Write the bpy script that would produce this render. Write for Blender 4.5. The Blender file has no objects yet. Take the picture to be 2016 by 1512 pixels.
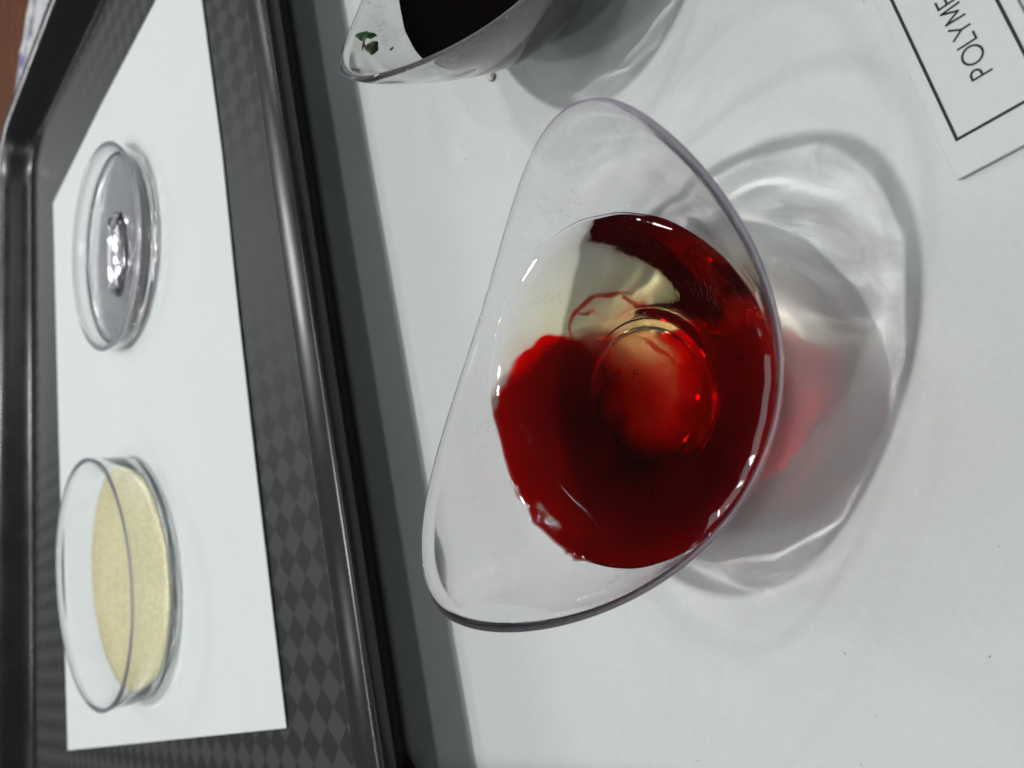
import bpy, math, random
import numpy as np
from mathutils import Matrix, Vector, noise as mnoise

# ------------------------------------------------------------------ camera, world, lamps, exposure
CM = 0.01                                    # all lengths below are written in centimetres
sc = bpy.context.scene
F_PX, PITCH, CAM_H = 1560.0, math.radians(43.5), 10.5
cam = bpy.data.cameras.new('camera')
cam_o = bpy.data.objects.new('camera', cam)
sc.collection.objects.link(cam_o)
fwd = Vector((0, math.cos(PITCH), -math.sin(PITCH)))
up = Vector((0, math.sin(PITCH), math.cos(PITCH)))
M = Matrix((-up, Vector((1, 0, 0)), -fwd)).transposed().to_4x4()   # the phone was held on its side
M.translation = Vector((0, 0, CAM_H * CM))
cam_o.matrix_world = M
cam.sensor_width = 36
cam.lens = F_PX / 2016 * 36
cam.clip_start, cam.clip_end = 0.002, 100
cam.dof.use_dof = True
cam.dof.focus_distance = 0.122
cam.dof.aperture_fstop = 30
sc.camera = cam_o

world = bpy.data.worlds.new('World')
sc.world = world
world.use_nodes = True
bg = world.node_tree.nodes['Background']
bg.inputs[0].default_value = (0.86, 0.93, 1.0, 1)
# the room: pale walls, a slightly dimmer ceiling between its lamps
_nt = world.node_tree
_tc = _nt.nodes.new('ShaderNodeTexCoord'); _sx = _nt.nodes.new('ShaderNodeSeparateXYZ'); _mr = _nt.nodes.new('ShaderNodeMapRange')
_nt.links.new(_tc.outputs['Generated'], _sx.inputs[0]); _nt.links.new(_sx.outputs[2], _mr.inputs[0])
_mr.inputs[1].default_value, _mr.inputs[2].default_value, _mr.inputs[3].default_value, _mr.inputs[4].default_value = 0.05, 0.7, 0.15, 0.07
_nt.links.new(_mr.outputs[0], bg.inputs[1])


def lamp(name, loc, target, sx, sy, power, col=(1, 1, 1), roll=0.0):
    l = bpy.data.lights.new(name, 'AREA')
    l.shape = 'RECTANGLE'
    l.size, l.size_y, l.energy, l.color = sx * CM, sy * CM, power, col
    o = bpy.data.objects.new(name, l)
    sc.collection.objects.link(o)
    a, b = Vector(loc) * CM, Vector(target) * CM
    q = (b - a).to_track_quat('-Z', 'Y')
    o.rotation_euler = (q.to_matrix() @ Matrix.Rotation(roll, 3, 'Z')).to_euler()
    o.location = a
    return o


lamp('ceiling_or_fill_lamp', (-3, 49, 150), (-3, 40, 0), 5, 5, 10.4, (1.0, 0.99, 0.96))          # the lamp that throws the shadows
lamp('ceiling_or_fill_lamp', (-46, 60, 150), (-3, 20, 0), 9, 9, 2.4)                               # added beside it to soften and lighten its shadows
lamp('ceiling_or_fill_lamp', (40, 50, 150), (0, 20, 0), 9, 9, 2.4)  # second lamp added to soften the shadows
lamp('ceiling_or_fill_lamp', (30, -62, 150), (10, 0, 0), 26, 12, 2.8, (0.95, 0.98, 1.0))
lamp('ceiling_or_fill_lamp', (-10, -170, 110), (0, 10, 0), 60, 40, 3.0, (0.95, 0.98, 1.0))  # added low front fill, brightens the deep shade beside the tray
lamp('ceiling_or_fill_lamp', (-95, 30, 150), (-20, 20, 0), 8, 8, 1.5)
lamp('ceiling_or_fill_lamp', (110, 70, 150), (10, 20, 0), 8, 8, 1.5)
lamp('ceiling_or_fill_lamp', (-70, 190, 150), (0, 20, 0), 8, 8, 1.5)
lamp('ceiling_or_fill_lamp', (120, 210, 150), (0, 20, 0), 8, 8, 1.5)
lamp('ceiling_panel', (50, 310, 168), (0, 10, 0), 120, 64, 7.5, (0.97, 0.99, 1.0))          # far fixture: dim diffuser ...
lamp('ceiling_tube', (38, 307, 167), (0, 10, 0), 8, 36, 5.0)                               # ... and its two tubes
lamp('ceiling_tube', (62, 307, 167), (0, 10, 0), 8, 36, 5.0)

vs = sc.view_settings
vs.view_transform, vs.look, vs.exposure, vs.gamma = 'Standard', 'None', 0.0, 1.0
vs.use_curve_mapping = False
cy = sc.cycles
cy.use_denoising = True
cy.use_guiding = True                      # learns the light focused through the bowl and dishes
cy.use_surface_guiding = True
cy.use_volume_guiding = False
cy.guiding_training_samples = 128
cy.caustics_refractive = True
cy.caustics_reflective = True
cy.blur_glossy = 0.0
cy.sample_clamp_indirect = 0.0
cy.sample_clamp_direct = 0.0
cy.use_adaptive_sampling = True
cy.adaptive_threshold = 0.01
cy.adaptive_min_samples = 48
cy.max_bounces, cy.transmission_bounces, cy.glossy_bounces, cy.diffuse_bounces = 12, 12, 5, 3
cy.transparent_max_bounces = 12

random.seed(7)
rng = np.random.default_rng(7)


# ------------------------------------------------------------------ helpers
def link(o):
    sc.collection.objects.link(o)
    return o


def tag(o, label=None, cat=None, group=None, kind=None):
    if label: o['label'] = label
    if cat: o['category'] = cat
    if group: o['group'] = group
    if kind: o['kind'] = kind
    return o


def mesh(name, V, F, mat, parent=None, smooth=True, origin=(0, 0, 0)):
    og = np.array(origin, float)
    me = bpy.data.meshes.new(name)
    me.from_pydata([tuple((np.array(v, float) - og) * CM) for v in V], [], [tuple(int(i) for i in f) for f in F])
    if smooth: me.shade_smooth()
    me.materials.append(mat)
    o = link(bpy.data.objects.new(name, me))
    o.location = Vector(tuple(og * CM))
    if parent is not None:
        o.parent = parent
        o.location = Vector(tuple(og * CM)) - parent.location
    return o


def empty(name, loc):
    o = bpy.data.objects.new(name, None)
    o.empty_display_size = 0.01
    o.location = Vector(loc) * CM
    return link(o)


def loft(rings, closed=True, cap0=False, cap1=False):
    n = len(rings[0])
    V = [tuple(p) for r in rings for p in r]
    F = []
    for k in range(len(rings) - 1):
        for j in range(n if closed else n - 1):
            a, b = k * n + j, k * n + (j + 1) % n
            F.append((a, b, b + n, a + n))
    if cap0:
        V.append(tuple(np.mean(rings[0], 0)))
        c = len(V) - 1
        F += [(c, (j + 1) % n, j) for j in range(n)]
    if cap1:
        V.append(tuple(np.mean(rings[-1], 0)))
        c, o = len(V) - 1, (len(rings) - 1) * n
        F += [(c, o + j, o + (j + 1) % n) for j in range(n)]
    return V, F


def lathe(profile, n=128, centre=(0, 0), cap0=True, cap1=True, wob=None):
    a = np.linspace(0, 2 * np.pi, n, endpoint=False)
    rings = []
    for r, z in profile:
        rr = r * np.ones(n) if wob is None else r * wob(a, z)
        rings.append(np.stack([centre[0] + rr * np.cos(a), centre[1] + rr * np.sin(a), z * np.ones(n)], -1))
    return loft(rings, True, cap0, cap1)


def tube(pts, radii, n=8):
    pts = [Vector(p) for p in pts]
    rings = []
    for i, p in enumerate(pts):
        t = (pts[min(i + 1, len(pts) - 1)] - pts[max(i - 1, 0)]).normalized()
        u = t.cross(Vector((0, 0, 1)))
        u = u.normalized() if u.length > 1e-5 else Vector((1, 0, 0))
        v = t.cross(u)
        rings.append([tuple(p + (u * math.cos(a) + v * math.sin(a)) * radii[i]) for a in np.linspace(0, 2 * np.pi, n, endpoint=False)])
    return loft(rings, True, True, True)


def spline(ctrl, n):
    c = np.array(ctrl, float)
    c = np.vstack([2 * c[0] - c[1], c, 2 * c[-1] - c[-2]])
    out = []
    m = len(c) - 3
    for t in np.linspace(0, m - 1e-6, n):
        i = int(t); f = t - i
        p0, p1, p2, p3 = c[i:i + 4]
        out.append(0.5 * (2 * p1 + (p2 - p0) * f + (2 * p0 - 5 * p1 + 4 * p2 - p3) * f * f + (3 * p1 - p0 - 3 * p2 + p3) * f ** 3))
    return np.array(out)


# ------------------------------------------------------------------ materials
class NT:
    def __init__(s, name):
        s.m = bpy.data.materials.new(name)
        s.m.use_nodes = True
        s.t = s.m.node_tree
        s.t.nodes.clear()
        s.out = s.n('OutputMaterial')

    def n(s, kind, **kw):
        nd = s.t.nodes.new('ShaderNode' + kind)
        for k, v in kw.items():
            setattr(nd, k, v)
        return nd

    def l(s, a, b):
        s.t.links.new(a, b)

    def put(s, sock, v):
        if hasattr(v, 'is_linked') or isinstance(v, bpy.types.NodeSocket):
            s.l(v, sock)
        else:
            sock.default_value = v

    def math(s, op, a, b=None, c=None, clamp=False):
        nd = s.n('Math', operation=op)
        nd.use_clamp = clamp
        s.put(nd.inputs[0], a)
        if b is not None: s.put(nd.inputs[1], b)
        if c is not None: s.put(nd.inputs[2], c)
        return nd.outputs[0]

    def ramp(s, v, a, b, c=0.0, d=1.0, smooth=True):
        nd = s.n('MapRange')
        nd.interpolation_type = 'SMOOTHSTEP' if smooth else 'LINEAR'
        s.put(nd.inputs[0], v)
        for i, x in enumerate((a, b, c, d)):
            nd.inputs[1 + i].default_value = x
        return nd.outputs[0]

    def noise(s, scale, detail=4.0, rough=0.55, vec=None, dist=0.0):
        nd = s.n('TexNoise')
        nd.inputs['Scale'].default_value = scale
        nd.inputs['Detail'].default_value = detail
        nd.inputs['Roughness'].default_value = rough
        nd.inputs['Distortion'].default_value = dist
        if vec is None:
            vec = s.pos()
        s.l(vec, nd.inputs['Vector'])
        return nd

    def pos(s):
        if not hasattr(s, '_g'):
            s._g = s.n('NewGeometry')
        return s._g.outputs['Position']

    def mix(s, f, a, b):
        nd = s.n('Mix')
        nd.data_type = 'RGBA'
        s.put(nd.inputs[0], f)
        for sock, v in ((nd.inputs[6], a), (nd.inputs[7], b)):
            if isinstance(v, bpy.types.NodeSocket): s.l(v, sock)
            else: sock.default_value = (*v, 1)
        return nd.outputs[2]

    def mixsh(s, f, a, b):
        nd = s.n('MixShader')
        s.put(nd.inputs[0], f)
        s.l(a, nd.inputs[1]); s.l(b, nd.inputs[2])
        return nd.outputs[0]

    def bump(s, h, strength=0.3, dist=0.0005):
        nd = s.n('Bump')
        nd.inputs['Strength'].default_value = strength
        nd.inputs['Distance'].default_value = dist
        s.l(h, nd.inputs['Height'])
        return nd.outputs[0]

    def principled(s, col, rough=0.5, spec=0.5, bump=None, **kw):
        b = s.n('BsdfPrincipled')
        if isinstance(col, bpy.types.NodeSocket): s.l(col, b.inputs['Base Color'])
        else: b.inputs['Base Color'].default_value = (*col, 1)
        s.put(b.inputs['Roughness'], rough)
        b.inputs['Specular IOR Level'].default_value = spec
        if bump is not None: s.l(bump, b.inputs['Normal'])
        for k, v in kw.items(): s.put(b.inputs[k.replace('_', ' ')], v)
        s.l(b.outputs[0], s.out.inputs[0])
        return b


def mat_paper(name, col, var=0.03, bump=0.25):
    t = NT(name)
    a = t.noise(900, 3)
    b = t.noise(14, 4)
    f = t.math('ADD', t.math('MULTIPLY', a.outputs[0], 0.45), t.math('MULTIPLY', b.outputs[0], 0.55))
    c2 = tuple(x * (1 - 2.2 * var) for x in col)
    c1 = tuple(min(1, x * (1 + 1.2 * var)) for x in col)
    c = t.mix(t.ramp(f, 0.3, 0.7), c2, c1)
    hgt = t.math('ADD', t.math('MULTIPLY', t.noise(2600, 4, 0.7).outputs[0], 0.04), t.math('MULTIPLY', t.noise(22, 3, 0.5, None, 1.2).outputs[0], 1.0))
    t.principled(c, 0.75, 0.25, t.bump(hgt, bump, 0.0016))
    return t.m


def mat_print(name, col):
    t = NT(name)
    n = t.noise(3500, 2)
    t.principled(t.mix(n.outputs[0], col, tuple(x * 1.6 for x in col)), 0.6, 0.3)
    return t.m


def mat_wood():
    t = NT('brown_wood')
    mp = t.n('Mapping')
    mp.inputs['Scale'].default_value = (1.0, 9.0, 1.0)
    mp.inputs['Rotation'].default_value = (0, 0, math.radians(-14))
    t.l(t.pos(), mp.inputs['Vector'])
    a = t.noise(28, 6, 0.65, mp.outputs[0], 0.6)
    b = t.noise(260, 4, 0.6, mp.outputs[0])
    f = t.math('ADD', t.math('MULTIPLY', a.outputs[0], 0.7), t.math('MULTIPLY', b.outputs[0], 0.3))
    c = t.mix(t.ramp(f, 0.33, 0.66), (0.060, 0.018, 0.007), (0.15, 0.048, 0.018))
    t.principled(c, 0.7, 0.08, t.bump(b.outputs[0], 0.15, 0.0002))
    return t.m


def mat_tray(pattern):
    t = NT('tray_plastic_pattern' if pattern else 'tray_plastic')
    n = t.noise(900, 4)
    spots = t.noise(1500, 2, 0.5)
    dust = t.ramp(spots.outputs[0], 0.74, 0.77)
    if pattern:
        mp = t.n('Mapping')
        mp.vector_type = 'TEXTURE'
        mp.inputs['Rotation'].default_value = (0, 0, math.radians(16.3 + 45))
        t.l(t.pos(), mp.inputs['Vector'])
        ck = t.n('TexChecker')
        ck.inputs['Scale'].default_value = 1 / 0.0066
        ck.inputs['Color1'].default_value = (1, 1, 1, 1)
        ck.inputs['Color2'].default_value = (0, 0, 0, 1)
        off = t.n('VectorMath', operation='ADD')
        t.l(mp.outputs[0], off.inputs[0]); off.inputs[1].default_value = (0, 0, 0.0033)
        t.l(off.outputs[0], ck.inputs['Vector'])
        f = ck.outputs['Fac']
        col = t.mix(f, (0.014, 0.015, 0.015), (0.038, 0.041, 0.041))
        rough = t.ramp(f, 0, 1, 0.50, 0.58)
        # the diamonds are hatched with fine moulded lines, one way on the dark and the other way on the light ones
        w1 = t.n('TexWave'); w1.inputs['Scale'].default_value = 520
        w1.bands_direction = 'X'; t.l(mp.outputs[0], w1.inputs['Vector'])
        w2 = t.n('TexWave'); w2.inputs['Scale'].default_value = 520
        w2.bands_direction = 'Y'; t.l(mp.outputs[0], w2.inputs['Vector'])
        h = t.n('Mix'); h.data_type = 'FLOAT'
        t.l(f, h.inputs[0]); t.l(w1.outputs['Fac'], h.inputs[2]); t.l(w2.outputs['Fac'], h.inputs[3])
        hh = t.math('ADD', t.math('MULTIPLY', h.outputs[0], 0.6), t.math('MULTIPLY', n.outputs[0], 0.4))
        col = t.mix(t.math('MULTIPLY', dust, 0.35), col, (0.3, 0.3, 0.3))
        t.principled(col, rough, 0.32, t.bump(hh, 0.5, 0.00012))
    else:
        col = t.mix(t.ramp(n.outputs[0], 0.3, 0.7), (0.010, 0.011, 0.0115), (0.016, 0.017, 0.018))
        col = t.mix(t.math('MULTIPLY', dust, 0.3), col, (0.3, 0.3, 0.3))
        sm = t.noise(60, 4)
        t.principled(col, t.ramp(sm.outputs[0], 0.3, 0.7, 0.24, 0.30), 0.38, t.bump(n.outputs[0], 0.03, 0.00004))
    return t.m


def mat_clear(name, col, ior=1.5, haze=0.05, scratch=0.22, rough=0.0, wavy=0.0):
    """Clear moulded plastic or glass: smooth dielectric with a thin veil of dust and fine scratches."""
    t = NT(name)
    g = t.n('BsdfGlass')
    g.inputs['Color'].default_value = (*col, 1)
    g.inputs['IOR'].default_value = ior
    g.inputs['Roughness'].default_value = rough
    if wavy:
        wn = t.noise(170, 4, 0.6, None, 1.0)
        t.l(t.bump(wn.outputs[0], wavy, 0.0002), g.inputs['Normal'])
    d = t.n('BsdfDiffuse'); d.inputs['Color'].default_value = (0.66, 0.64, 0.71, 1)
    tr = t.n('BsdfTranslucent'); tr.inputs['Color'].default_value = (0.66, 0.64, 0.71, 1)
    veil = t.mixsh(0.5, d.outputs[0], tr.outputs[0])
    mp = t.n('Mapping')
    mp.inputs['Scale'].default_value = (1.0, 4.0, 1.0)
    mp.inputs['Rotation'].default_value = (0.3, 0.2, 0.9)
    t.l(t.pos(), mp.inputs['Vector'])
    s1 = t.noise(900, 5, 0.7, mp.outputs[0], 1.5)
    s2 = t.noise(90, 5, 0.6)
    sc1 = t.ramp(s1.outputs[0], 0.60, 0.72)
    blot = t.ramp(s2.outputs[0], 0.42, 0.68)
    hair = t.math('ABSOLUTE', t.math('SUBTRACT', t.noise(330, 2, 0.5, mp.outputs[0], 0.4).outputs[0], 0.5))
    hair = t.math('MULTIPLY', t.ramp(hair, 0.007, 0.002), t.ramp(t.noise(120, 3).outputs[0], 0.54, 0.66))
    f = t.math('ADD', t.math('MULTIPLY', t.math('MULTIPLY', sc1, blot), scratch), t.math('MULTIPLY', blot, haze))
    f = t.math('ADD', f, t.math('MULTIPLY', hair, scratch * 1.6), clamp=True)
    mk = t.n('Attribute'); mk.attribute_name = 'milk'          # milky moulded edges; extra paleness stands in for room light they catch
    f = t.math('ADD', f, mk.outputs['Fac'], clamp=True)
    t.l(t.mixsh(f, g.outputs[0], veil), t.out.inputs[0])
    return t.m


M_PAPER = mat_paper('white_paper', (0.605, 0.632, 0.622), 0.02)
M_SHEET = mat_paper('white_card', (0.70, 0.74, 0.735), 0.012, 0.12)
M_LABEL = mat_paper('label_paper', (0.60, 0.64, 0.63), 0.015, 0.12)
M_EDGE = mat_print('label_edge', (0.16, 0.19, 0.23))
M_INK = mat_print('black_ink', (0.012, 0.013, 0.015))
M_WOOD = mat_wood()
M_TRAYF = mat_tray(True)
M_TRAY = mat_tray(False)
M_BOWL = mat_clear('clear_bowl_plastic', (0.992, 0.988, 0.995), 1.49, 0.006, 0.24, wavy=0.10)


def milk_above(o, z, amount):  # pale veil painted on dish rims for their bright edge line
    v = np.zeros(len(o.data.vertices))
    for i, q in enumerate(o.data.vertices):
        if (q.co.z + o.location.z + (o.parent.location.z if o.parent else 0)) / CM > z: v[i] = amount
    o.data.attributes.new('milk', 'FLOAT', 'POINT').data.foreach_set('value', v)


M_DISH = mat_clear('dish_glass', (0.985, 0.99, 0.99), 1.47, 0.012, 0.05)

# ------------------------------------------------------------------ the table and the papers
V, Fc = [(-150, -80, -0.03), (150, -80, -0.03), (150, 220, -0.03), (-150, 220, -0.03)], [(0, 1, 2, 3)]
tag(mesh('table_top', V, Fc, M_WOOD, smooth=False), 'brown wooden table top under the tray and papers', kind='structure')

YAW = math.atan(0.291)
EX, EY = np.array([math.cos(YAW), math.sin(YAW)]), np.array([-math.sin(YAW), math.cos(YAW)])


def sheet(name, origin, ex, ey, w, h, mat, z, nx, ny, cut=None, wave=0.02, thick=0.012, seed=0.0, parent=None):
    """A thin sheet of paper with a slight wave; cut = small bevel at the far left corner."""
    V, F = [], []
    idx = {}
    for lay in (0, 1):
        for j in range(ny + 1):
            for i in range(nx + 1):
                u, v = i / nx * w, -j / ny * h
                if cut and u + (-v) < cut * 1.6:
                    k = (cut * 1.6 - (u - v)) / 2
                    u, v = u + k * 1.0, v - k * 1.0
                p = origin + ex * u + ey * v
                dz = mnoise.noise(Vector((p[0] * 0.16 + seed, p[1] * 0.16, seed))) * wave
                idx[lay, j, i] = len(V)
                V.append((p[0], p[1], z + wave + dz + (thick if lay == 0 else 0)))
    for j in range(ny):
        for i in range(nx):
            F.append((idx[0, j, i], idx[0, j + 1, i], idx[0, j + 1, i + 1], idx[0, j, i + 1]))
            F.append((idx[1, j, i], idx[1, j, i + 1], idx[1, j + 1, i + 1], idx[1, j + 1, i]))
    per = [(0, i) for i in range(nx)] + [(j, nx) for j in range(ny)] + [(ny, i) for i in range(nx, 0, -1)] + [(j, 0) for j in range(ny, 0, -1)]
    for k in range(len(per)):
        a, b = per[k], per[(k + 1) % len(per)]
        F.append((idx[0, a[0], a[1]], idx[0, b[0], b[1]], idx[1, b[0], b[1]], idx[1, a[0], a[1]]))
    return mesh(name, V, F, mat, parent)


ps = sheet('paper_sheet', np.array([-8.62, 14.62]), EX, EY, 42.0, 29.7, M_PAPER, -0.028, 84, 60, cut=0.32, wave=0.012)
tag(ps, 'large plain white paper sheet lying under both plastic bowls', 'paper')

# ------------------------------------------------------------------ the tray
SLOPE = 0.2905


def corners(nb, xr, yf):
    """near line y = nb + SLOPE x, right line x = xr - (y - 34.97) / 3.37, far line y = yf + .012 x, left side far outside the picture"""
    def cross(l1, l2):
        (a1, b1, c1), (a2, b2, c2) = l1, l2
        d = a1 * b2 - a2 * b1
        return np.array([(c1 * b2 - c2 * b1) / d, (a1 * c2 - a2 * c1) / d])
    near = (-SLOPE, 1, nb)
    right = (1, 1 / 3.37, xr + 34.97 / 3.37)
    far = (-0.012, 1, yf)
    left = (1, 0.18, -26.5 - (xr - 15.7) + 0.18 * 10)
    return [cross(near, left), cross(near, right), cross(far, right), cross(far, left)]


def outline(nb, xr, yf, rad, zn, zf, shrink=0.0, n=14, zfl=None):
    c = corners(nb + shrink, xr - shrink, yf - shrink)
    zs = [zn, zn, zf, zf if zn == zf else zf + 0.45]
    out = []
    for k in range(4):
        p, a, b = c[k], c[k - 1], c[(k + 1) % 4]
        da, db = (a - p) / np.linalg.norm(a - p), (b - p) / np.linalg.norm(b - p)
        half = math.acos(np.clip(da @ db, -1, 1)) / 2
        r = max(rad, 0.2)
        bis = (da + db) / np.linalg.norm(da + db)
        cen = p + bis * r / math.sin(half)
        tl = r / math.tan(half)
        p0, p1 = p + da * tl, p + db * tl
        a0 = math.atan2(*(p0 - cen)[::-1]); a1 = math.atan2(*(p1 - cen)[::-1])
        dang = (a1 - a0 + math.pi) % (2 * math.pi) - math.pi
        for i in range(n):
            ang = a0 + dang * i / (n - 1)
            out.append((cen[0] + r * math.cos(ang), cen[1] + r * math.sin(ang), zs[k]))
    return np.array(out)


FL, RI, RO = (16.9, 15.7, 46.5), (15.85, 16.3, 47.7), (14.79, 17.0, 48.4)
ZN, ZF, ZFL = 1.9, 1.5, 0.28


def blend(t, z=None, dz=0.0):
    a = outline(*FL, 2.6, ZFL, ZFL)
    b = outline(*RI, 3.2, ZN, ZF)
    p = a + (b - a) * t
    p[:, 2] = ZFL + (b[:, 2] - ZFL) * (z if z is not None else t) + dz
    return p


def rimring(t, dz):
    a = outline(*RI, 3.2, ZN, ZF)
    b = outline(*RO, 3.9, ZN, ZF)
    p = a + (b - a) * t
    p[:, 2] += dz
    return p


tray = empty('serving_tray', (0, 30, 0))
tag(tray, 'dark grey plastic tray with a faint diamond pattern on its floor', 'tray')
floor_ring = outline(*FL, 2.4, ZFL, ZFL, shrink=0.25)
V, Fc = loft([floor_ring], True, cap1=True)
Fc = [f[::-1] if False else f for f in Fc]
mesh('tray_floor', V, Fc, M_TRAYF, tray, smooth=False)
wall = [floor_ring.copy()]
for t, z in ((0.0, 0.008), (0.12, 0.05), (0.25, 0.13), (0.45, 0.35), (0.7, 0.66), (0.88, 0.88)):
    wall.append(blend(t, z))
wall.append(rimring(0.0, -0.05))
V, Fc = loft(wall)
mesh('tray_wall', V, Fc, M_TRAY, tray)
rim = [rimring(0.0, -0.05), rimring(0.05, 0.0), rimring(0.12, 0.03), rimring(0.5, 0.045), rimring(0.86, 0.03), rimring(0.95, 0.0), rimring(1.0, -0.06),
       rimring(1.01, -0.30), rimring(0.97, -0.34), rimring(0.90, -0.32), rimring(0.88, -0.16), rimring(0.25, -0.16), rimring(0.1, -0.2)]
V, Fc = loft(rim)
mesh('tray_rim', V, Fc, M_TRAY, tray)
under = [rimring(0.1, -0.2)]
for t, z in ((0.75, 0.6), (0.45, 0.25), (0.2, 0.0)):
    p = blend(t, z, -0.15); under.append(p)
b = outline(*FL, 2.4, 0.0, 0.0, shrink=0.1); b[:, 2] = 0.02
under.append(b)
V, Fc = loft(under, True, cap1=True)
mesh('tray_underside', V, Fc, M_TRAY, tray)

# the white sheet lying in the tray
pts = np.array([(-16.69, 40.11), (-9.15, 19.42), (-2.78, 21.1), (2.33, 22.41), (7.03, 23.5), (12.19, 24.99), (15.3, 25.75), (13.59, 28.97), (11.42, 35.3), (8.64, 42.52), (-2.24, 41.54)])
n = len(pts)
cen = pts.mean(0)
rings = []
for z, k in ((0.305, 1.0), (0.335, 1.0)):
    rings.append(np.array([(p[0], p[1], z + 0.02 * abs(math.sin(i * 2.3))) for i, p in enumerate(pts)]))
V, Fc = loft(rings)
V.append((cen[0], cen[1], 0.325)); Fc += [(n + i, n + (i + 1) % n, 2 * n) for i in range(n)]
V.append((cen[0], cen[1], 0.29)); Fc += [((i + 1) % n, i, 2 * n + 1) for i in range(n)]
tag(mesh('card_sheet', V, Fc, M_SHEET, smooth=False), 'white card sheet with a slanting end, lying inside the dark tray', 'card')
ZS = 0.345

# ------------------------------------------------------------------ the boat shaped plastic bowls
PR = np.array([(0.0, 1.2), (0.2, 1.25), (0.5, 1.70), (0.8, 2.03), (1.2, 2.32), (1.65, 2.55), (2.05, 2.73), (2.5, 2.95), (3.0, 3.18), (3.6, 3.44), (4.5, 3.7)])
_z = np.linspace(0, 4.5, 400)
_r = np.interp(_z, PR[:, 0], PR[:, 1])
for _ in range(3):
    _r = np.convolve(np.pad(_r, 10, mode='edge'), np.ones(21) / 21, 'valid')
prof = lambda z: np.interp(z, _z, _r)
NB = 240
_ph = np.linspace(0, 2 * np.pi, NB, endpoint=False)
_C, _S = np.cos(_ph), np.sin(_ph)
_s = 3.4138 * np.sign(_C) * np.abs(_C) ** 0.9542
_t = (2.6568 + 0.136 * np.sign(_S)) * np.sign(_S) * np.abs(_S) ** 1.112
_q = _s / 3.4138
RIM_R, ANG = np.hypot(_s, _t), np.arctan2(_t, _s)
RIM_Z = 2.036 + 1.5274 * _q ** 2 - 0.1512 * _q + 0.1594 * _q ** 4 + 0.0585 * _S + 0.02 * _S * _q
TH = 0.085


def bowl_r(z):
    k = RIM_R / prof(RIM_Z) - 1
    return prof(z) * (1 + k * np.clip(z / RIM_Z, 0, 1.2) ** 2)


def thick(z, seed):
    """the moulded wall is not perfectly even: this is what breaks the light below it into streaks"""
    zz = z * np.ones(NB)
    wav = 0.22 + 0.78 * np.clip((zz - 1.5) / 0.4, 0, 1)
    return TH * (1 - 0.5 * np.clip((zz - RIM_Z + 0.12) / 0.12, 0, 1) ** 2) + wav * np.array([0.010 * mnoise.noise(Vector((math.cos(a) * 1.3 + seed, math.sin(a) * 1.3, h * 0.7))) +
                          0.010 * mnoise.noise(Vector((math.cos(a) * 5 + seed, math.sin(a) * 5, h * 1.7 + 5))) for a, h in zip(ANG, zz)])


def axis_shift(z):
    """the foot of the bowl does not stand quite under the middle of its rim"""
    f = np.clip(z / RIM_Z, 0, 1)
    return -0.24 * (1 - f ** 3), 0.42 * (1 - f ** 1.2)


def make_bowl(name, cx, cyy, al, level, label, group, seed, mat_bowl):
    """level = height of the contact line round the bowl (array)"""
    def P(r, z):
        ox, oy = axis_shift(z * np.ones(NB))
        return np.stack([cx + ox + r * np.cos(ANG + al), cyy + oy + r * np.sin(ANG + al), z * np.ones(NB)], -1)
    root = empty(name, (cx, cyy, 0))
    tag(root, label, 'bowl', group)
    one = np.ones(NB)
    # foot ring and base disc
    rings = [P(r * one, 0.12) for r in (0.25, 0.6, 0.98)] + [P(r * one, z) for r, z in ((1.03, 0.11), (1.06, 0.03), (1.09, 0.008), (1.17, 0.008), (1.2, 0.03), (1.205, 0.10))]
    V, Fc = loft(rings, True, cap0=True)
    foot = mesh('foot_ring', V, Fc, mat_bowl, root)
    rings = [P(1.205 * one, 0.10)]
    for u in np.linspace(0, 1, 44)[1:]:
        z = 0.10 + (RIM_Z - 0.02 - 0.10) * u
        rings.append(P(np.maximum(bowl_r(z), 1.206), z))
    for off, dz in ((0.002, 0.0), (0.007, 0.006), (0.015, 0.009), (0.027, 0.009), (0.035, 0.006), (0.040, 0.0)):
        rings.append(P(bowl_r(RIM_Z) - off, RIM_Z + dz))
    for u in np.linspace(0, 1, 22)[1:]:
        z = RIM_Z - 0.02 + (level - RIM_Z + 0.02) * u
        rings.append(P(bowl_r(z) - thick(z, seed), z))
    V, Fc = loft(rings)
    o = mesh('bowl_wall', V, Fc, mat_bowl, root)
    near = np.clip((0.3 - np.sin(ANG + al)) / 0.8, 0, 1)  # camera side of the rim painted paler, standing in for light in its edge
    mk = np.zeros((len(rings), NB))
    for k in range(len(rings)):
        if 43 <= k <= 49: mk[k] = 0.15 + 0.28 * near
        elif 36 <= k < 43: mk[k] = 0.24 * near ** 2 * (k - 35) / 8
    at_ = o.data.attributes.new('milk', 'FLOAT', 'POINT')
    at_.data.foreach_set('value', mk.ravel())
    return root, P


def contact(base, amp, seed, bumps=()):
    lv = np.array([base + amp * mnoise.noise(Vector((math.cos(a) * 2.2 + seed, math.sin(a) * 2.2, seed))) +
                   0.4 * amp * mnoise.noise(Vector((math.cos(a) * 9 + seed, math.sin(a) * 9, seed))) for a in ANG])
    for a0, w, h in bumps:
        d = (ANG - a0 + math.pi) % (2 * math.pi) - math.pi
        lv += h * np.exp(-(d / w) ** 2)
    return lv


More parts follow.
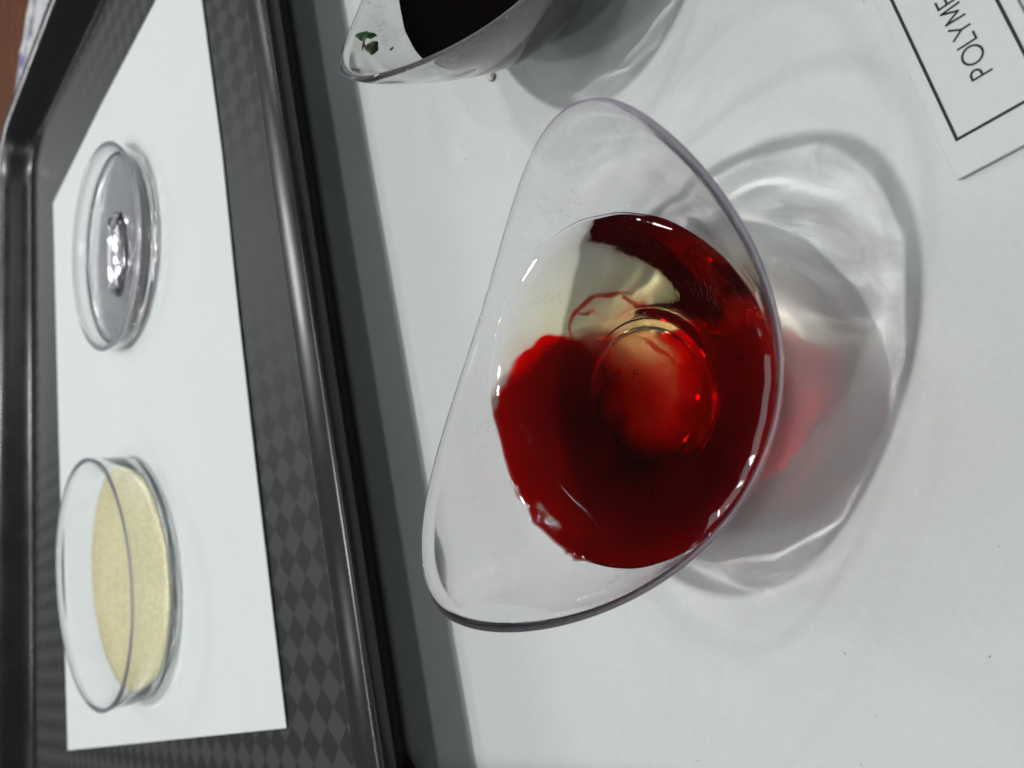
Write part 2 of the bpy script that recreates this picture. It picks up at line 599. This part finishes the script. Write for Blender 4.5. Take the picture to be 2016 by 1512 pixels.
def make_liquid(name, P, level, seed, mat, bottom=0.22, drop=0.14, ripple=0.006, bulge=None, film=None):
    """The body of liquid: its flank is the surface shared with the plastic (relative index 1.33/1.49), its top a meniscus."""
    one = np.ones(NB)
    rings = [P(r * one, bottom - 0.0) for r in (0.3, 0.7, 1.0)]
    rings.append(P(1.10 * one, bottom + 0.01))
    for u in np.linspace(0, 1, 30)[1:]:
        z = bottom + 0.04 + (level - bottom - 0.04) * u
        rings.append(P(bowl_r(z) - thick(z, seed), z))
    nside = len(rings)
    R0 = bowl_r(level) - thick(level, seed)
    flat = np.median(level) - drop
    ef = 0.24 if bulge is None else 0.24 - 0.16 * bulge
    for k, d in enumerate((0.012, 0.03, 0.055, 0.085, 0.12, 0.16, 0.205, 0.25, 0.3, 0.38, 0.46, 0.55, 0.65, 0.76, 0.9, 1.1, 1.3, 1.6, 1.9, 2.15)):
        e = np.exp(-d / ef) * np.ones(NB)
        r = R0 - d if d <= 0.3 else (R0 - 0.3) * (1 - (d - 0.3) / 2.1)
        z = flat + (level - flat) * e
        p = P(r, z)
        p[:, 2] += (1 - e) * np.array([ripple * mnoise.noise(Vector((q[0] * 1.1 + seed, q[1] * 1.1, seed))) for q in p])
        rings.append(p)
    V, Fc = loft(rings, True, True, True)
    o = mesh(name, V, Fc, mat)
    a = o.data.attributes.new('ior', 'FLOAT', 'FACE')
    vals = []
    for pl in o.data.polygons:
        vs_ = list(pl.vertices)
        if len(vs_) == 4: k = min(vs_) // NB
        else: k = 0 if max(vs_) == len(V) - 2 else 999
        vals.append(1.33 if k >= nside - 1 else 1.33 / 1.49)
    a.data.foreach_set('value', vals)
    b_ = o.data.attributes.new('scatter_film', 'FLOAT', 'POINT')
    sv = np.zeros(len(V))
    if film is not None:
        for i, v in enumerate(V):
            if i < (nside - 1) * NB: sv[i] = film(*v)
    b_.data.foreach_set('value', sv)
    return o


def sstep(x, a, b):
    k = min(1, max(0, (x - a) / (b - a)))
    return k * k * (3 - 2 * k)


def red_film(x, y, z):
    w = Vector((x * 1.3, y * 1.3, z * 1.3))
    x2, y2 = x + 0.35 * mnoise.noise(w), y + 0.35 * mnoise.noise(w + Vector((7, 3, 1)))
    k = sstep(x2 + 0.43 * max(0, y - 8.1) ** 2, 0.98, 0.72)
    hole = math.hypot((x2 - 0.05) / 1.05, (y2 - 7.2) / 0.95)
    k *= sstep(hole, 0.95, 1.15)
    near = sstep(y, 6.6, 6.0)
    return 0.80 * k * (1 - 0.12 * near * (0.6 + 0.8 * mnoise.noise(w * 1.5)))


def mat_red_liquid():
    t = NT('red_liquid')
    g = t.n('BsdfGlass')
    g.inputs['Roughness'].default_value = 0.0
    at = t.n('Attribute'); at.attribute_name = 'ior'
    t.l(at.outputs['Fac'], g.inputs['IOR'])
    # red wall film put in to stand for light scattered inside the dye
    sd = t.n('Attribute'); sd.attribute_name = 'scatter_film'
    d1 = t.n('BsdfDiffuse'); d1.inputs['Color'].default_value = (0.46, 0.008, 0.005, 1)
    d2 = t.n('BsdfTranslucent'); d2.inputs['Color'].default_value = (0.46, 0.008, 0.005, 1)
    t.l(t.mixsh(sd.outputs['Fac'], g.outputs[0], t.mixsh(0.55, d1.outputs[0], d2.outputs[0])), t.out.inputs[0])
    # how the dye has spread: position in centimetres, stirred by noise
    sc_ = t.n('VectorMath', operation='SCALE'); sc_.inputs['Scale'].default_value = 100
    t.l(t.pos(), sc_.inputs[0])
    nz = t.noise(0.9, 2, 0.5, sc_.outputs[0], 0.3)
    wv = t.n('VectorMath', operation='SUBTRACT'); t.l(nz.outputs['Color'], wv.inputs[0]); wv.inputs[1].default_value = (0.5, 0.5, 0.5)
    ws = t.n('VectorMath', operation='SCALE'); ws.inputs['Scale'].default_value = 0.9; t.l(wv.outputs[0], ws.inputs[0])
    nf = t.noise(3.2, 5, 0.6, sc_.outputs[0], 0.6)
    pw = t.n('VectorMath', operation='ADD'); t.l(sc_.outputs[0], pw.inputs[0]); t.l(ws.outputs[0], pw.inputs[1])

    def blob(c, r, a=1.08, b=0.92):
        s1 = t.n('VectorMath', operation='SUBTRACT'); t.l(pw.outputs[0], s1.inputs[0]); s1.inputs[1].default_value = c
        s2 = t.n('VectorMath', operation='DIVIDE'); t.l(s1.outputs[0], s2.inputs[0]); s2.inputs[1].default_value = r
        ln = t.n('VectorMath', operation='LENGTH'); t.l(s2.outputs[0], ln.inputs[0])
        return t.ramp(ln.outputs['Value'], a, b)
    sep = t.n('SeparateXYZ'); t.l(pw.outputs[0], sep.inputs[0])
    X, Y, Z = sep.outputs
    # dyed left part with an irregular front, and a clearer pocket over the base
    fx = t.math('ADD', X, t.math('MULTIPLY', t.math('POWER', t.ramp(Y, 8.1, 9.6, smooth=False), 2.0), 1.15))
    front = t.ramp(fx, 0.80, 0.70)
    pocket = t.math('MAXIMUM', blob((0.0, 6.75, 0.2), (1.05, 1.0, 2.4), 1.1, 0.9), blob((0.9, 7.4, 0.9), (0.8, 1.0, 2.4), 1.06, 0.94))
    m = t.math('MULTIPLY', front, t.math('SUBTRACT', 1.0, pocket))
    m = t.math('MAXIMUM', m, blob((-0.45, 6.55, 0.25), (0.28, 0.35, 0.35), 1.25, 0.6))
    thin = t.math('MULTIPLY', t.ramp(X, 1.0, -0.4), t.ramp(Z, 1.0, 0.2, 0.45, 1.0))
    va = t.n('VolumeAbsorption'); va.inputs[0].default_value = (0.981, 0.04, 0.03, 1)
    t.l(t.math('MULTIPLY', m, 3600.0), va.inputs[1])
    vc = t.n('VolumeAbsorption'); vc.inputs[0].default_value = (0.90, 0.36, 0.30, 1)
    t.l(t.math('MULTIPLY', t.math('MULTIPLY', thin, t.ramp(nf.outputs[0], 0.38, 0.62, 0.35, 1.65)), 360.0), vc.inputs[1])
    vb = t.n('VolumeAbsorption'); vb.inputs[0].default_value = (0.95, 0.90, 0.45, 1); vb.inputs[1].default_value = 62
    ad = t.n('AddShader'); t.l(va.outputs[0], ad.inputs[0]); t.l(vb.outputs[0], ad.inputs[1])
    ad2 = t.n('AddShader'); t.l(ad.outputs[0], ad2.inputs[0]); t.l(vc.outputs[0], ad2.inputs[1])
    t.l(ad2.outputs[0], t.out.inputs[1])
    t.m.cycles.volume_step_rate = 0.4
    return t.m


def mat_dye(name, density):
    t = NT(name)
    va = t.n('VolumeAbsorption'); va.inputs[0].default_value = (0.88, 0.06, 0.04, 1); va.inputs[1].default_value = density
    t.l(va.outputs[0], t.out.inputs[1])
    return t.m


def mat_dark_liquid():
    t = NT('black_liquid')
    n = t.noise(60, 3)
    t.principled(t.mix(n.outputs[0], (0.0012, 0.0006, 0.0004), (0.0025, 0.001, 0.0006)), 0.02, 0.15)
    return t.m


B1 = (0.062, 7.013, -0.4033)
lv1 = contact(1.83, 0.035, 3.1, ((-2.97, 0.035, 0.09), (-3.05, 0.02, 0.05), (2.91, 0.05, 0.06), (2.7, 0.04, 0.03)))
_w = (ANG - 3.2 + math.pi) % (2 * math.pi) - math.pi
bulge1 = np.clip((1.15 - np.abs(_w)) / 0.3, 0, 1)          # where the thick dyed liquid stands up against the wall with a rounded edge
bulge1 = bulge1 ** 2 * (3 - 2 * bulge1)
lv1 = lv1 - 0.10 * bulge1
bowl1, P1 = make_bowl('boat_bowl', *B1, lv1, 'clear plastic boat shaped bowl holding red and yellowish liquid', 'boat shaped bowls on the paper', 3.1, M_BOWL)
liq1 = make_liquid('red_liquid', P1, lv1, 3.1, mat_red_liquid(), drop=0.12, bulge=bulge1, film=red_film)
tag(liq1, 'dark red liquid with a pale yellow clear zone, filling the bowl', 'liquid')

# strands of dye drifting in the clear part
M_DYE = mat_dye('dye_strand', 2600)
M_DYE2 = mat_dye('dye_strand_pale', 2400)
strands = [([(0.62, 8.35, 0.95), (0.95, 8.45, 0.98), (1.15, 8.25, 1.0), (1.32, 7.95, 1.0), (1.36, 7.55, 0.95), (1.3, 7.2, 0.9)], 0.045, M_DYE2),
           ([(1.05, 8.42, 0.98), (1.12, 8.1, 0.9), (1.05, 7.85, 0.85)], 0.03, M_DYE2),
           ([(1.3, 7.45, 0.9), (1.15, 7.2, 0.8), (1.1, 6.95, 0.7)], 0.055, M_DYE2),
           ([(0.75, 7.75, 0.5), (0.72, 7.4, 0.42), (0.5, 7.0, 0.36), (0.28, 6.75, 0.34), (0.2, 6.45, 0.34)], 0.04, M_DYE2),
           ([(0.62, 8.3, 0.9), (0.55, 8.0, 0.8), (0.5, 7.75, 0.75)], 0.02, M_DYE2)]
for ctrl, r, m in strands:
    n_ = 80
    p = spline(ctrl, n_)
    rr = [r * (0.3 + 0.7 * math.sin(math.pi * (0.06 + 0.9 * i / n_))) * (1 + 0.5 * mnoise.noise(Vector((i * 0.09, r * 90, 0)))) for i in range(n_)]
    p = p + np.array([[0.05 * mnoise.noise(Vector((i * 0.07, k * 7.1, r * 50))) for k in range(3)] for i in range(n_)])
    V, Fc = tube(p, rr, 12)
    mesh('dye_strand', V, Fc, m, liq1)

# small bubbles at the bottom of the liquid
t = NT('bubble_film')
g = t.n('BsdfGlass'); g.inputs['IOR'].default_value = 1 / 1.33; g.inputs['Roughness'].default_value = 0
t.l(g.outputs[0], t.out.inputs[0])
M_BUB = t.m


def ball(c, r, seg=14, ringn=8, sx=1, sy=1, sz=1):
    pr_ = [(r * math.sin(math.pi * k / ringn), -r * math.cos(math.pi * k / ringn)) for k in range(1, ringn)]
    a = np.linspace(0, 2 * np.pi, seg, endpoint=False)
    rings = [np.stack([c[0] + sx * q * np.cos(a), c[1] + sy * q * np.sin(a), c[2] + sz * h * np.ones(seg)], -1) for q, h in pr_]
    V, F = loft(rings, True)
    V += [(c[0], c[1], c[2] - sz * r), (c[0], c[1], c[2] + sz * r)]
    b, t_ = len(V) - 2, len(V) - 1
    o = (len(rings) - 1) * seg
    F += [(b, (j + 1) % seg, j) for j in range(seg)] + [(t_, o + j, o + (j + 1) % seg) for j in range(seg)]
    return V, F


for bx, by, br in ((0.19, 7.53, 0.045), (0.30, 7.62, 0.02), (0.10, 7.58, 0.018), (-0.05, 7.55, 0.014), (0.62, 7.35, 0.014), (0.2, 7.85, 0.013), (-0.35, 7.95, 0.013),
                   (0.42, 6.82, 0.02), (0.45, 7.9, 0.012), (-0.12, 6.9, 0.016), (0.05, 8.05, 0.012), (0.55, 7.8, 0.012), (-0.5, 7.9, 0.013), (0.3, 7.05, 0.012)):
    V, Fc = ball((bx, by, 0.235 + br), br)
    mesh('bubble', V, Fc, M_BUB, liq1)

for bx, by, bz, br in ((-0.2, 5.55, 0.95, 0.03), (0.35, 5.45, 1.0, 0.035), (-0.9, 5.75, 1.0, 0.028), (-1.35, 6.2, 0.9, 0.035), (0.1, 5.9, 0.6, 0.03), (-0.75, 6.1, 0.55, 0.026), (-1.6, 7.0, 0.75, 0.03), (0.62, 5.7, 0.8, 0.03), (-1.2, 7.9, 0.6, 0.025)):  # extra bubbles added along the near wall to make red glints
    V, Fc = ball((bx, by, bz), br)
    mesh('bubble', V, Fc, M_BUB, liq1)

B2 = (7.9465, 9.517, -0.3014)
lv2 = contact(1.90, 0.035, 9.4, ())
M_BOWL2 = mat_clear('smeared_bowl_plastic', (0.955, 0.955, 0.95), 1.49, 0.10, 0.45)
bowl2, P2 = make_bowl('boat_bowl', *B2, lv2, 'smeared clear plastic boat bowl of black liquid, cut by the picture edge', 'boat shaped bowls on the paper', 9.4, M_BOWL2)
liq2 = make_liquid('black_liquid', P2, lv2, 9.4, mat_dark_liquid())
tag(liq2, 'glossy black liquid filling the smeared bowl', 'liquid')

# ------------------------------------------------------------------ bits of green leaf and dried smears stuck in the second bowl


def in_bowl2(p, inward):
    """(along, across, up) in bowl two's own axes, moved a little in from the wall"""
    s_, t_, z = p
    k = 1 - inward / math.hypot(s_, t_)
    ca, sa = math.cos(B2[2]), math.sin(B2[2])
    return np.array([B2[0] + (s_ * ca - t_ * sa) * k, B2[1] + (s_ * sa + t_ * ca) * k, z + inward * 0.4])


def mat_leaf(c1, c2):
    t = NT('green_leaf')
    n = t.noise(700, 4)
    t.principled(t.mix(t.ramp(n.outputs[0], 0.35, 0.65), c1, c2), 0.35, 0.5, t.bump(n.outputs[0], 0.3, 0.0002))
    return t.m


M_LEAF = mat_leaf((0.01, 0.045, 0.012), (0.035, 0.14, 0.035))
M_LEAF2 = mat_leaf((0.012, 0.03, 0.012), (0.06, 0.085, 0.03))
M_STALK = mat_leaf((0.12, 0.07, 0.035), (0.22, 0.14, 0.08))
M_SMEAR = mat_leaf((0.10, 0.10, 0.085), (0.22, 0.21, 0.18))


def flake(name, edge, mat, th=0.03, puff=0.03, parent=None):
    e = spline([np.array(q, float) for q in edge] + [np.array(edge[0], float)], 28)[:-1]
    e = e + np.array([[0.045 * mnoise.noise(Vector(tuple(q * 9)) + Vector((k_ * 5.0, 0, 0))) for k_ in range(3)] for q in e])
    c = e.mean(0)
    rings = []
    for k, w in ((0.3, 0.0), (1.0, 0.005), (1.03, th * 0.5), (0.95, th), (0.6, th + puff), (0.25, th + puff * 1.2)):
        rings.append([in_bowl2(c + (q - c) * k, w) for q in e])
    V, F = loft(rings, True, True, True)
    return mesh(name, V, F, mat, parent)


leaf = flake('leaf_scrap', [(-2.53, 1.65, 3.01), (-2.42, 1.66, 2.81), (-2.40, 1.58, 2.70), (-2.44, 1.52, 2.68), (-2.52, 1.49, 2.80), (-2.56, 1.56, 2.94)], M_LEAF, 0.035, 0.035)
tag(leaf, 'bright green leaf scrap stuck inside the smeared bowl near its tip', 'leaf')
flake('stalk', [(-2.55, 1.55, 2.93), (-2.56, 1.52, 2.90), (-2.72, 1.33, 2.98), (-2.74, 1.33, 3.02)], M_STALK, 0.02, 0.02, leaf)
leaf2 = flake('leaf_scrap', [(-2.69, 1.33, 2.96), (-2.57, 1.40, 2.81), (-2.55, 1.33, 2.75), (-2.63, 1.24, 2.76), (-2.74, 1.14, 2.86), (-2.80, 1.10, 2.95), (-2.77, 1.22, 2.99)], M_LEAF2, 0.03, 0.04)
tag(leaf2, 'dull olive green leaf scrap below the bright one in the smeared bowl', 'leaf')
flake('dark_crumb', [(-2.65, 1.09, 2.62), (-2.62, 1.09, 2.585), (-2.61, 1.05, 2.575), (-2.645, 1.05, 2.61)], M_LEAF2, 0.015, 0.01)
tag(bpy.data.objects['dark_crumb'], 'tiny dark crumb beside the leaf scraps in the smeared bowl', 'crumb')

# ------------------------------------------------------------------ the two dishes in the tray
D1 = (-7.2, 31.3)
dish1 = empty('petri_dish', (*D1, ZS))
tag(dish1, 'deep clear glass petri dish with pale yellow contents', 'petri dish')
R, Hh = 4.5, 1.52
pr1 = [(0.5, ZS), (2.5, ZS), (R - 0.35, ZS), (R - 0.12, ZS + 0.02), (R - 0.03, ZS + 0.12), (R - 0.02, ZS + 0.4), (R, ZS + Hh - 0.1), (R + 0.015, ZS + Hh - 0.03), (R - 0.02, ZS + Hh), (R - 0.09, ZS + Hh), (R - 0.13, ZS + Hh - 0.04),
       (R - 0.15, ZS + Hh - 0.2), (R - 0.17, ZS + 0.3), (R - 0.22, ZS + 0.18), (R - 0.4, ZS + 0.13), (2.5, ZS + 0.13), (0.5, ZS + 0.13)]
V, Fc = lathe(pr1, 160, D1, True, True)
milk_above(mesh('dish_body', V, Fc, M_DISH, dish1), ZS + Hh - 0.05, 0.45)
t = NT('yellow_gel')
n1 = t.noise(650, 6, 0.8); n2 = t.noise(60, 4)
f = t.math('ADD', t.math('MULTIPLY', n1.outputs[0], 0.82), t.math('MULTIPLY', n2.outputs[0], 0.18))
t.principled(t.mix(t.ramp(f, 0.35, 0.65), (0.52, 0.475, 0.26), (0.86, 0.81, 0.51)), 0.30, 0.4, t.bump(n1.outputs[0], 0.12, 0.0003))
pr_ = [(0.5, ZS + 0.14), (R - 0.45, ZS + 0.14), (R - 0.30, ZS + 0.18), (R - 0.27, ZS + 0.25), (R - 0.32, ZS + 0.285), (R - 0.6, ZS + 0.295), (2.5, ZS + 0.30), (0.5, ZS + 0.30)]
V, Fc = lathe(pr_, 96, D1, True, True, wob=lambda a, z: 1 + 0.006 * np.sin(a * 3 + 1) * (1 if z > ZS + 0.2 else 0))
tag(mesh('yellow_gel', V, Fc, t.m), 'pale yellow cloudy layer in the deep petri dish', 'gel')

D2 = (5.2, 32.6)
dish2 = empty('petri_dish', (*D2, ZS))
tag(dish2, 'shallow clear dish holding clear liquid and a glassy lump', 'petri dish')
R, Hh = 3.92, 0.72
pr2 = [(0.5, ZS), (2.5, ZS), (R - 0.3, ZS), (R - 0.08, ZS + 0.02), (R - 0.02, ZS + 0.1), (R, ZS + Hh - 0.1), (R + 0.04, ZS + Hh - 0.03), (R + 0.02, ZS + Hh), (R - 0.1, ZS + Hh), (R - 0.16, ZS + Hh - 0.04),
       (R - 0.19, ZS + Hh - 0.2), (R - 0.23, ZS + 0.2), (R - 0.3, ZS + 0.14), (R - 0.6, ZS + 0.12), (2.5, ZS + 0.12), (0.5, ZS + 0.12)]
V, Fc = lathe(pr2, 160, D2, True, True)
milk_above(mesh('dish_body', V, Fc, mat_clear('dish_plastic', (0.985, 0.985, 0.985), 1.5, 0.006, 0.04), dish2), ZS + Hh - 0.05, 0.45)
t = NT('clear_liquid')
g = t.n('BsdfGlass'); g.inputs['IOR'].default_value = 1.34; g.inputs['Roughness'].default_value = 0; g.inputs['Color'].default_value = (0.925, 0.92, 0.925, 1)
t.l(g.outputs[0], t.out.inputs[0])
pr_ = [(0.5, ZS + 0.13), (R - 0.62, ZS + 0.13), (R - 0.33, ZS + 0.16), (R - 0.245, ZS + 0.24), (R - 0.24, ZS + 0.292), (R - 0.30, ZS + 0.288), (R - 0.42, ZS + 0.286), (2.5, ZS + 0.285), (0.5, ZS + 0.285)]
V, Fc = lathe(pr_, 128, D2, True, True)
tag(mesh('clear_liquid', V, Fc, t.m), 'shallow layer of clear liquid in the shallow dish', 'liquid')
t = NT('clear_gel')
g = t.n('BsdfGlass'); g.inputs['IOR'].default_value = 1.12; g.inputs['Roughness'].default_value = 0.0; g.inputs['Color'].default_value = (0.97, 0.97, 0.975, 1)
t.l(g.outputs[0], t.out.inputs[0])
V, Fc = ball((0, 0, 0), 1.0, 72, 36)
V2 = []
for v in V:
    p = Vector(v)
    d = 1 + 0.16 * mnoise.noise(p * 1.6 + Vector((3, 1, 2))) + 0.05 * mnoise.noise(p * 4.5)
    # a squat lump with a dimple and a small crest at each end
    e = 0.10 * math.exp(-((p.x - 0.75) ** 2 + p.y ** 2) * 14) + 0.08 * math.exp(-((p.x + 0.8) ** 2 + p.y ** 2) * 18)
    V2.append((D2[0] - 0.35 + p.x * 1.5 * d, D2[1] - 0.75 + p.y * 1.0 * d, ZS + 0.36 + (p.z * 0.22 * d + (e * 2.2 if p.z > 0 else 0)) - 0.06 * math.exp(-(p.x ** 2 + p.y ** 2) * 5) * (1 if p.z > 0 else 0)))
tag(mesh('gel_lump', V2, Fc, t.m), 'small glassy clear gel lump in the shallow dish', 'gel')

# ------------------------------------------------------------------ the printed label
d = np.array([0.9315, 0.3637]); nn = np.array([-d[1], d[0]])
c0 = np.array([2.93, 3.22])


def lab(u, v, z):
    p = c0 + d * u + nn * v
    return (p[0], p[1], z)


label = empty('printed_label', lab(-0.45, -1.1, 0))
tag(label, 'white rectangular label card printed with a black frame and thin capital letters', 'label')
ZT = 0.078


def lift(u):          # the free end of the card stands up a little
    return 0.02 * max(0.0, 1 - (u + 0.45) / 1.6) ** 2


us = np.linspace(-0.45, 2.88, 24)
rings = []
for u in us:
    h = lift(u)
    rings.append([lab(u, 0.163, ZT - 0.06 + h), lab(u, 0.163, ZT + h), lab(u, -1.11, ZT + h), lab(u, -1.11, ZT - 0.06 + h)])
V, Fc = loft(rings, True, True, True)
mesh('card', V, Fc, M_LABEL, label, smooth=False)


def stroke(p, q, w):
    p, q = np.array(p, float), np.array(q, float)
    e = (q - p) / np.linalg.norm(q - p); m_ = np.array([-e[1], e[0]]) * w / 2
    k = max(1, int(np.linalg.norm(q - p) / 0.15))
    V, F = [], []
    for i in range(k + 1):
        r_ = p + (q - p) * i / k
        V += [lab(*(r_ + m_), ZT + 0.003 + lift(r_[0])), lab(*(r_ - m_), ZT + 0.003 + lift(r_[0]))]
    for i in range(k):
        F.append((2 * i, 2 * i + 1, 2 * i + 3, 2 * i + 2))
    return V, F


def strokes(polys, w):
    V, F = [], []
    for pl in polys:
        for a, b in zip(pl[:-1], pl[1:]):
            if math.dist(a, b) < 1e-5: continue
            e = (np.array(b) - np.array(a)); e = e / np.linalg.norm(e) * w * 0.42
            v, f = stroke(np.array(a) - e, np.array(b) + e, w)
            o = len(V); V += v; F += [tuple(i + o for i in g_) for g_ in f]
    return V, F


V, Fc = strokes([[(0, 0), (2.42, 0), (2.42, -0.95), (0, -0.95), (0, 0)]], 0.038)
mesh('printed_frame', V, Fc, M_INK, label, smooth=False)
# lettering, cap height .212
CH, TU, TV = 0.212, 0.555, -0.612
arc = lambda cx, cy_, rx, ry, a0, a1, n=14: [(cx + rx * math.cos(a), cy_ + ry * math.sin(a)) for a in np.linspace(a0, a1, n)]
PI = math.pi
letters = [
    (0.0, [[(0, 0), (0, 1)], [(0, 1), (0.2, 1)] + arc(0.2, 0.74, 0.28, 0.26, PI / 2, -PI / 2) + [(0, 0.48)]]),
    (0.287, [arc(0, 0.5, 0.53, 0.52, 0, 2 * PI, 30)]),
    (0.446, [[(0, 1), (0, 0), (0.45, 0)]]),
    (0.646, [[(-0.36, 1), (0, 0.45), (0.36, 1)], [(0, 0.45), (0, 0)]]),
    (0.793, [[(0, 0), (0.05, 1), (0.42, 0.2), (0.79, 1), (0.84, 0)]]),
    (1.035, [[(0.45, 1), (0, 1), (0, 0), (0.45, 0)], [(0, 0.52), (0.4, 0.52)]]),
    (1.215, [[(0, 0), (0, 1), (0.2, 1)] + arc(0.2, 0.74, 0.26, 0.26, PI / 2, -PI / 2) + [(0, 0.48)], [(0.2, 0.48), (0.52, 0)]]),
]
for u0, polys in letters:
    V, Fc = strokes([[(TU + u0 + x * CH, TV + y * CH) for x, y in pl] for pl in polys], 0.027)
    mesh('letter', V, Fc, M_INK, label, smooth=False)

# ------------------------------------------------------------------ small things
# a crumb on the paper
V, Fc = ball((0, 0, 0), 0.085, 12, 8)
V = [tuple(np.array(v) * (1 + 0.4 * mnoise.noise(Vector(v) * 14)) * (1, 1.15, 0.6) + np.array((6.06, 11.62, 0.04))) for v in V]
t = NT('crumb')
nq = t.noise(900, 3)
t.principled(t.mix(nq.outputs[0], (0.35, 0.34, 0.30), (0.68, 0.67, 0.62)), 0.6)
tag(mesh('crumb', V, Fc, t.m), 'tiny pale grey crumb on the paper between the bowls', 'crumb')

# dark fibres and specks on the paper
V, Fc = [], []
sp = [(6.9, 7.9), (5.0, 4.35), (4.86, 4.12), (2.3, 5.6), (5.15, 10.0), (4.6, 12.4), (-3.2, 2.9), (-3.6, 4.6), (-4.3, 4.2), (-5.0, 4.4), (3.2, 11.3), (-1.9, 2.8), (-5.8, 6.9)]
for i, (x, y) in enumerate(sp):
    a = random.uniform(0, 6.3); L = random.uniform(0.012, 0.035); w = random.uniform(0.003, 0.006)
    v, f = tube([(x, y, 0.012), (x + L * 0.5 * math.cos(a), y + L * 0.5 * math.sin(a), 0.02), (x + L * math.cos(a + 0.5), y + L * math.sin(a + 0.5), 0.012)], [w, w, w * 0.5], 6)
    o = len(V); V += v; Fc += [tuple(k + o for k in g_) for g_ in f]
tag(mesh('dust_specks', V, Fc, M_INK), 'tiny dark specks scattered on the white paper', kind='stuff')

# the marbled cloth on the table beyond the tray
t = NT('marbled_cloth')
n1 = t.noise(70, 5, 0.6, None, 0.8); n2 = t.noise(160, 4)
c = t.mix(t.ramp(n1.outputs[0], 0.45, 0.62), (0.55, 0.56, 0.56), (0.13, 0.13, 0.24))
c = t.mix(t.ramp(n2.outputs[0], 0.55, 0.7), c, (0.62, 0.63, 0.60))
t.principled(c, 0.6, 0.3)


def rag(name, poly, z, mat, amp, th=0.05):
    """a loosely lying piece of cloth: fan of rings with a rumpled surface"""
    p = spline(poly + [poly[0]], 72)[:-1]
    c = p.mean(0)
    rings = []
    for k, h in ((1.0, z), (1.0, z + th), (0.9, z + th + 0.04), (0.7, z + th + 0.06), (0.5, z + th + 0.06), (0.25, z + th + 0.06)):
        rings.append([(c[0] + (q[0] - c[0]) * k, c[1] + (q[1] - c[1]) * k, h + (0 if k == 1 and h == z else amp * (0.5 + mnoise.noise(Vector((q[0] * 0.8 * k, q[1] * 0.8 * k, 3)))))) for q in p])
    V, F = loft(rings, True, True, True)
    return mesh(name, V, F, mat)


tag(rag('marbled_cloth', [(14.6, 53.2), (17.3, 51.2), (20.5, 48.4), (26, 44), (30, 40), (27, 35), (21, 38), (17.0, 43.5), (13.6, 49.2), (13.3, 51.8)], -0.025, t.m, 0.12), 'crumpled white and blue marbled cloth on the table behind the tray', 'cloth')
t = NT('dark_red_cloth')
n1 = t.noise(300, 4)
t.principled(t.mix(t.ramp(n1.outputs[0], 0.35, 0.65), (0.07, 0.018, 0.022), (0.15, 0.05, 0.055)), 0.8, 0.2)
tag(rag('red_cloth', [(14.2, 53.9), (14.9, 57), (12, 62), (4, 62), (3, 56), (9, 51.8), (12.6, 51.0)], -0.026, t.m, 0.05), 'dark red cloth edge on the table behind the tray corner', 'cloth')
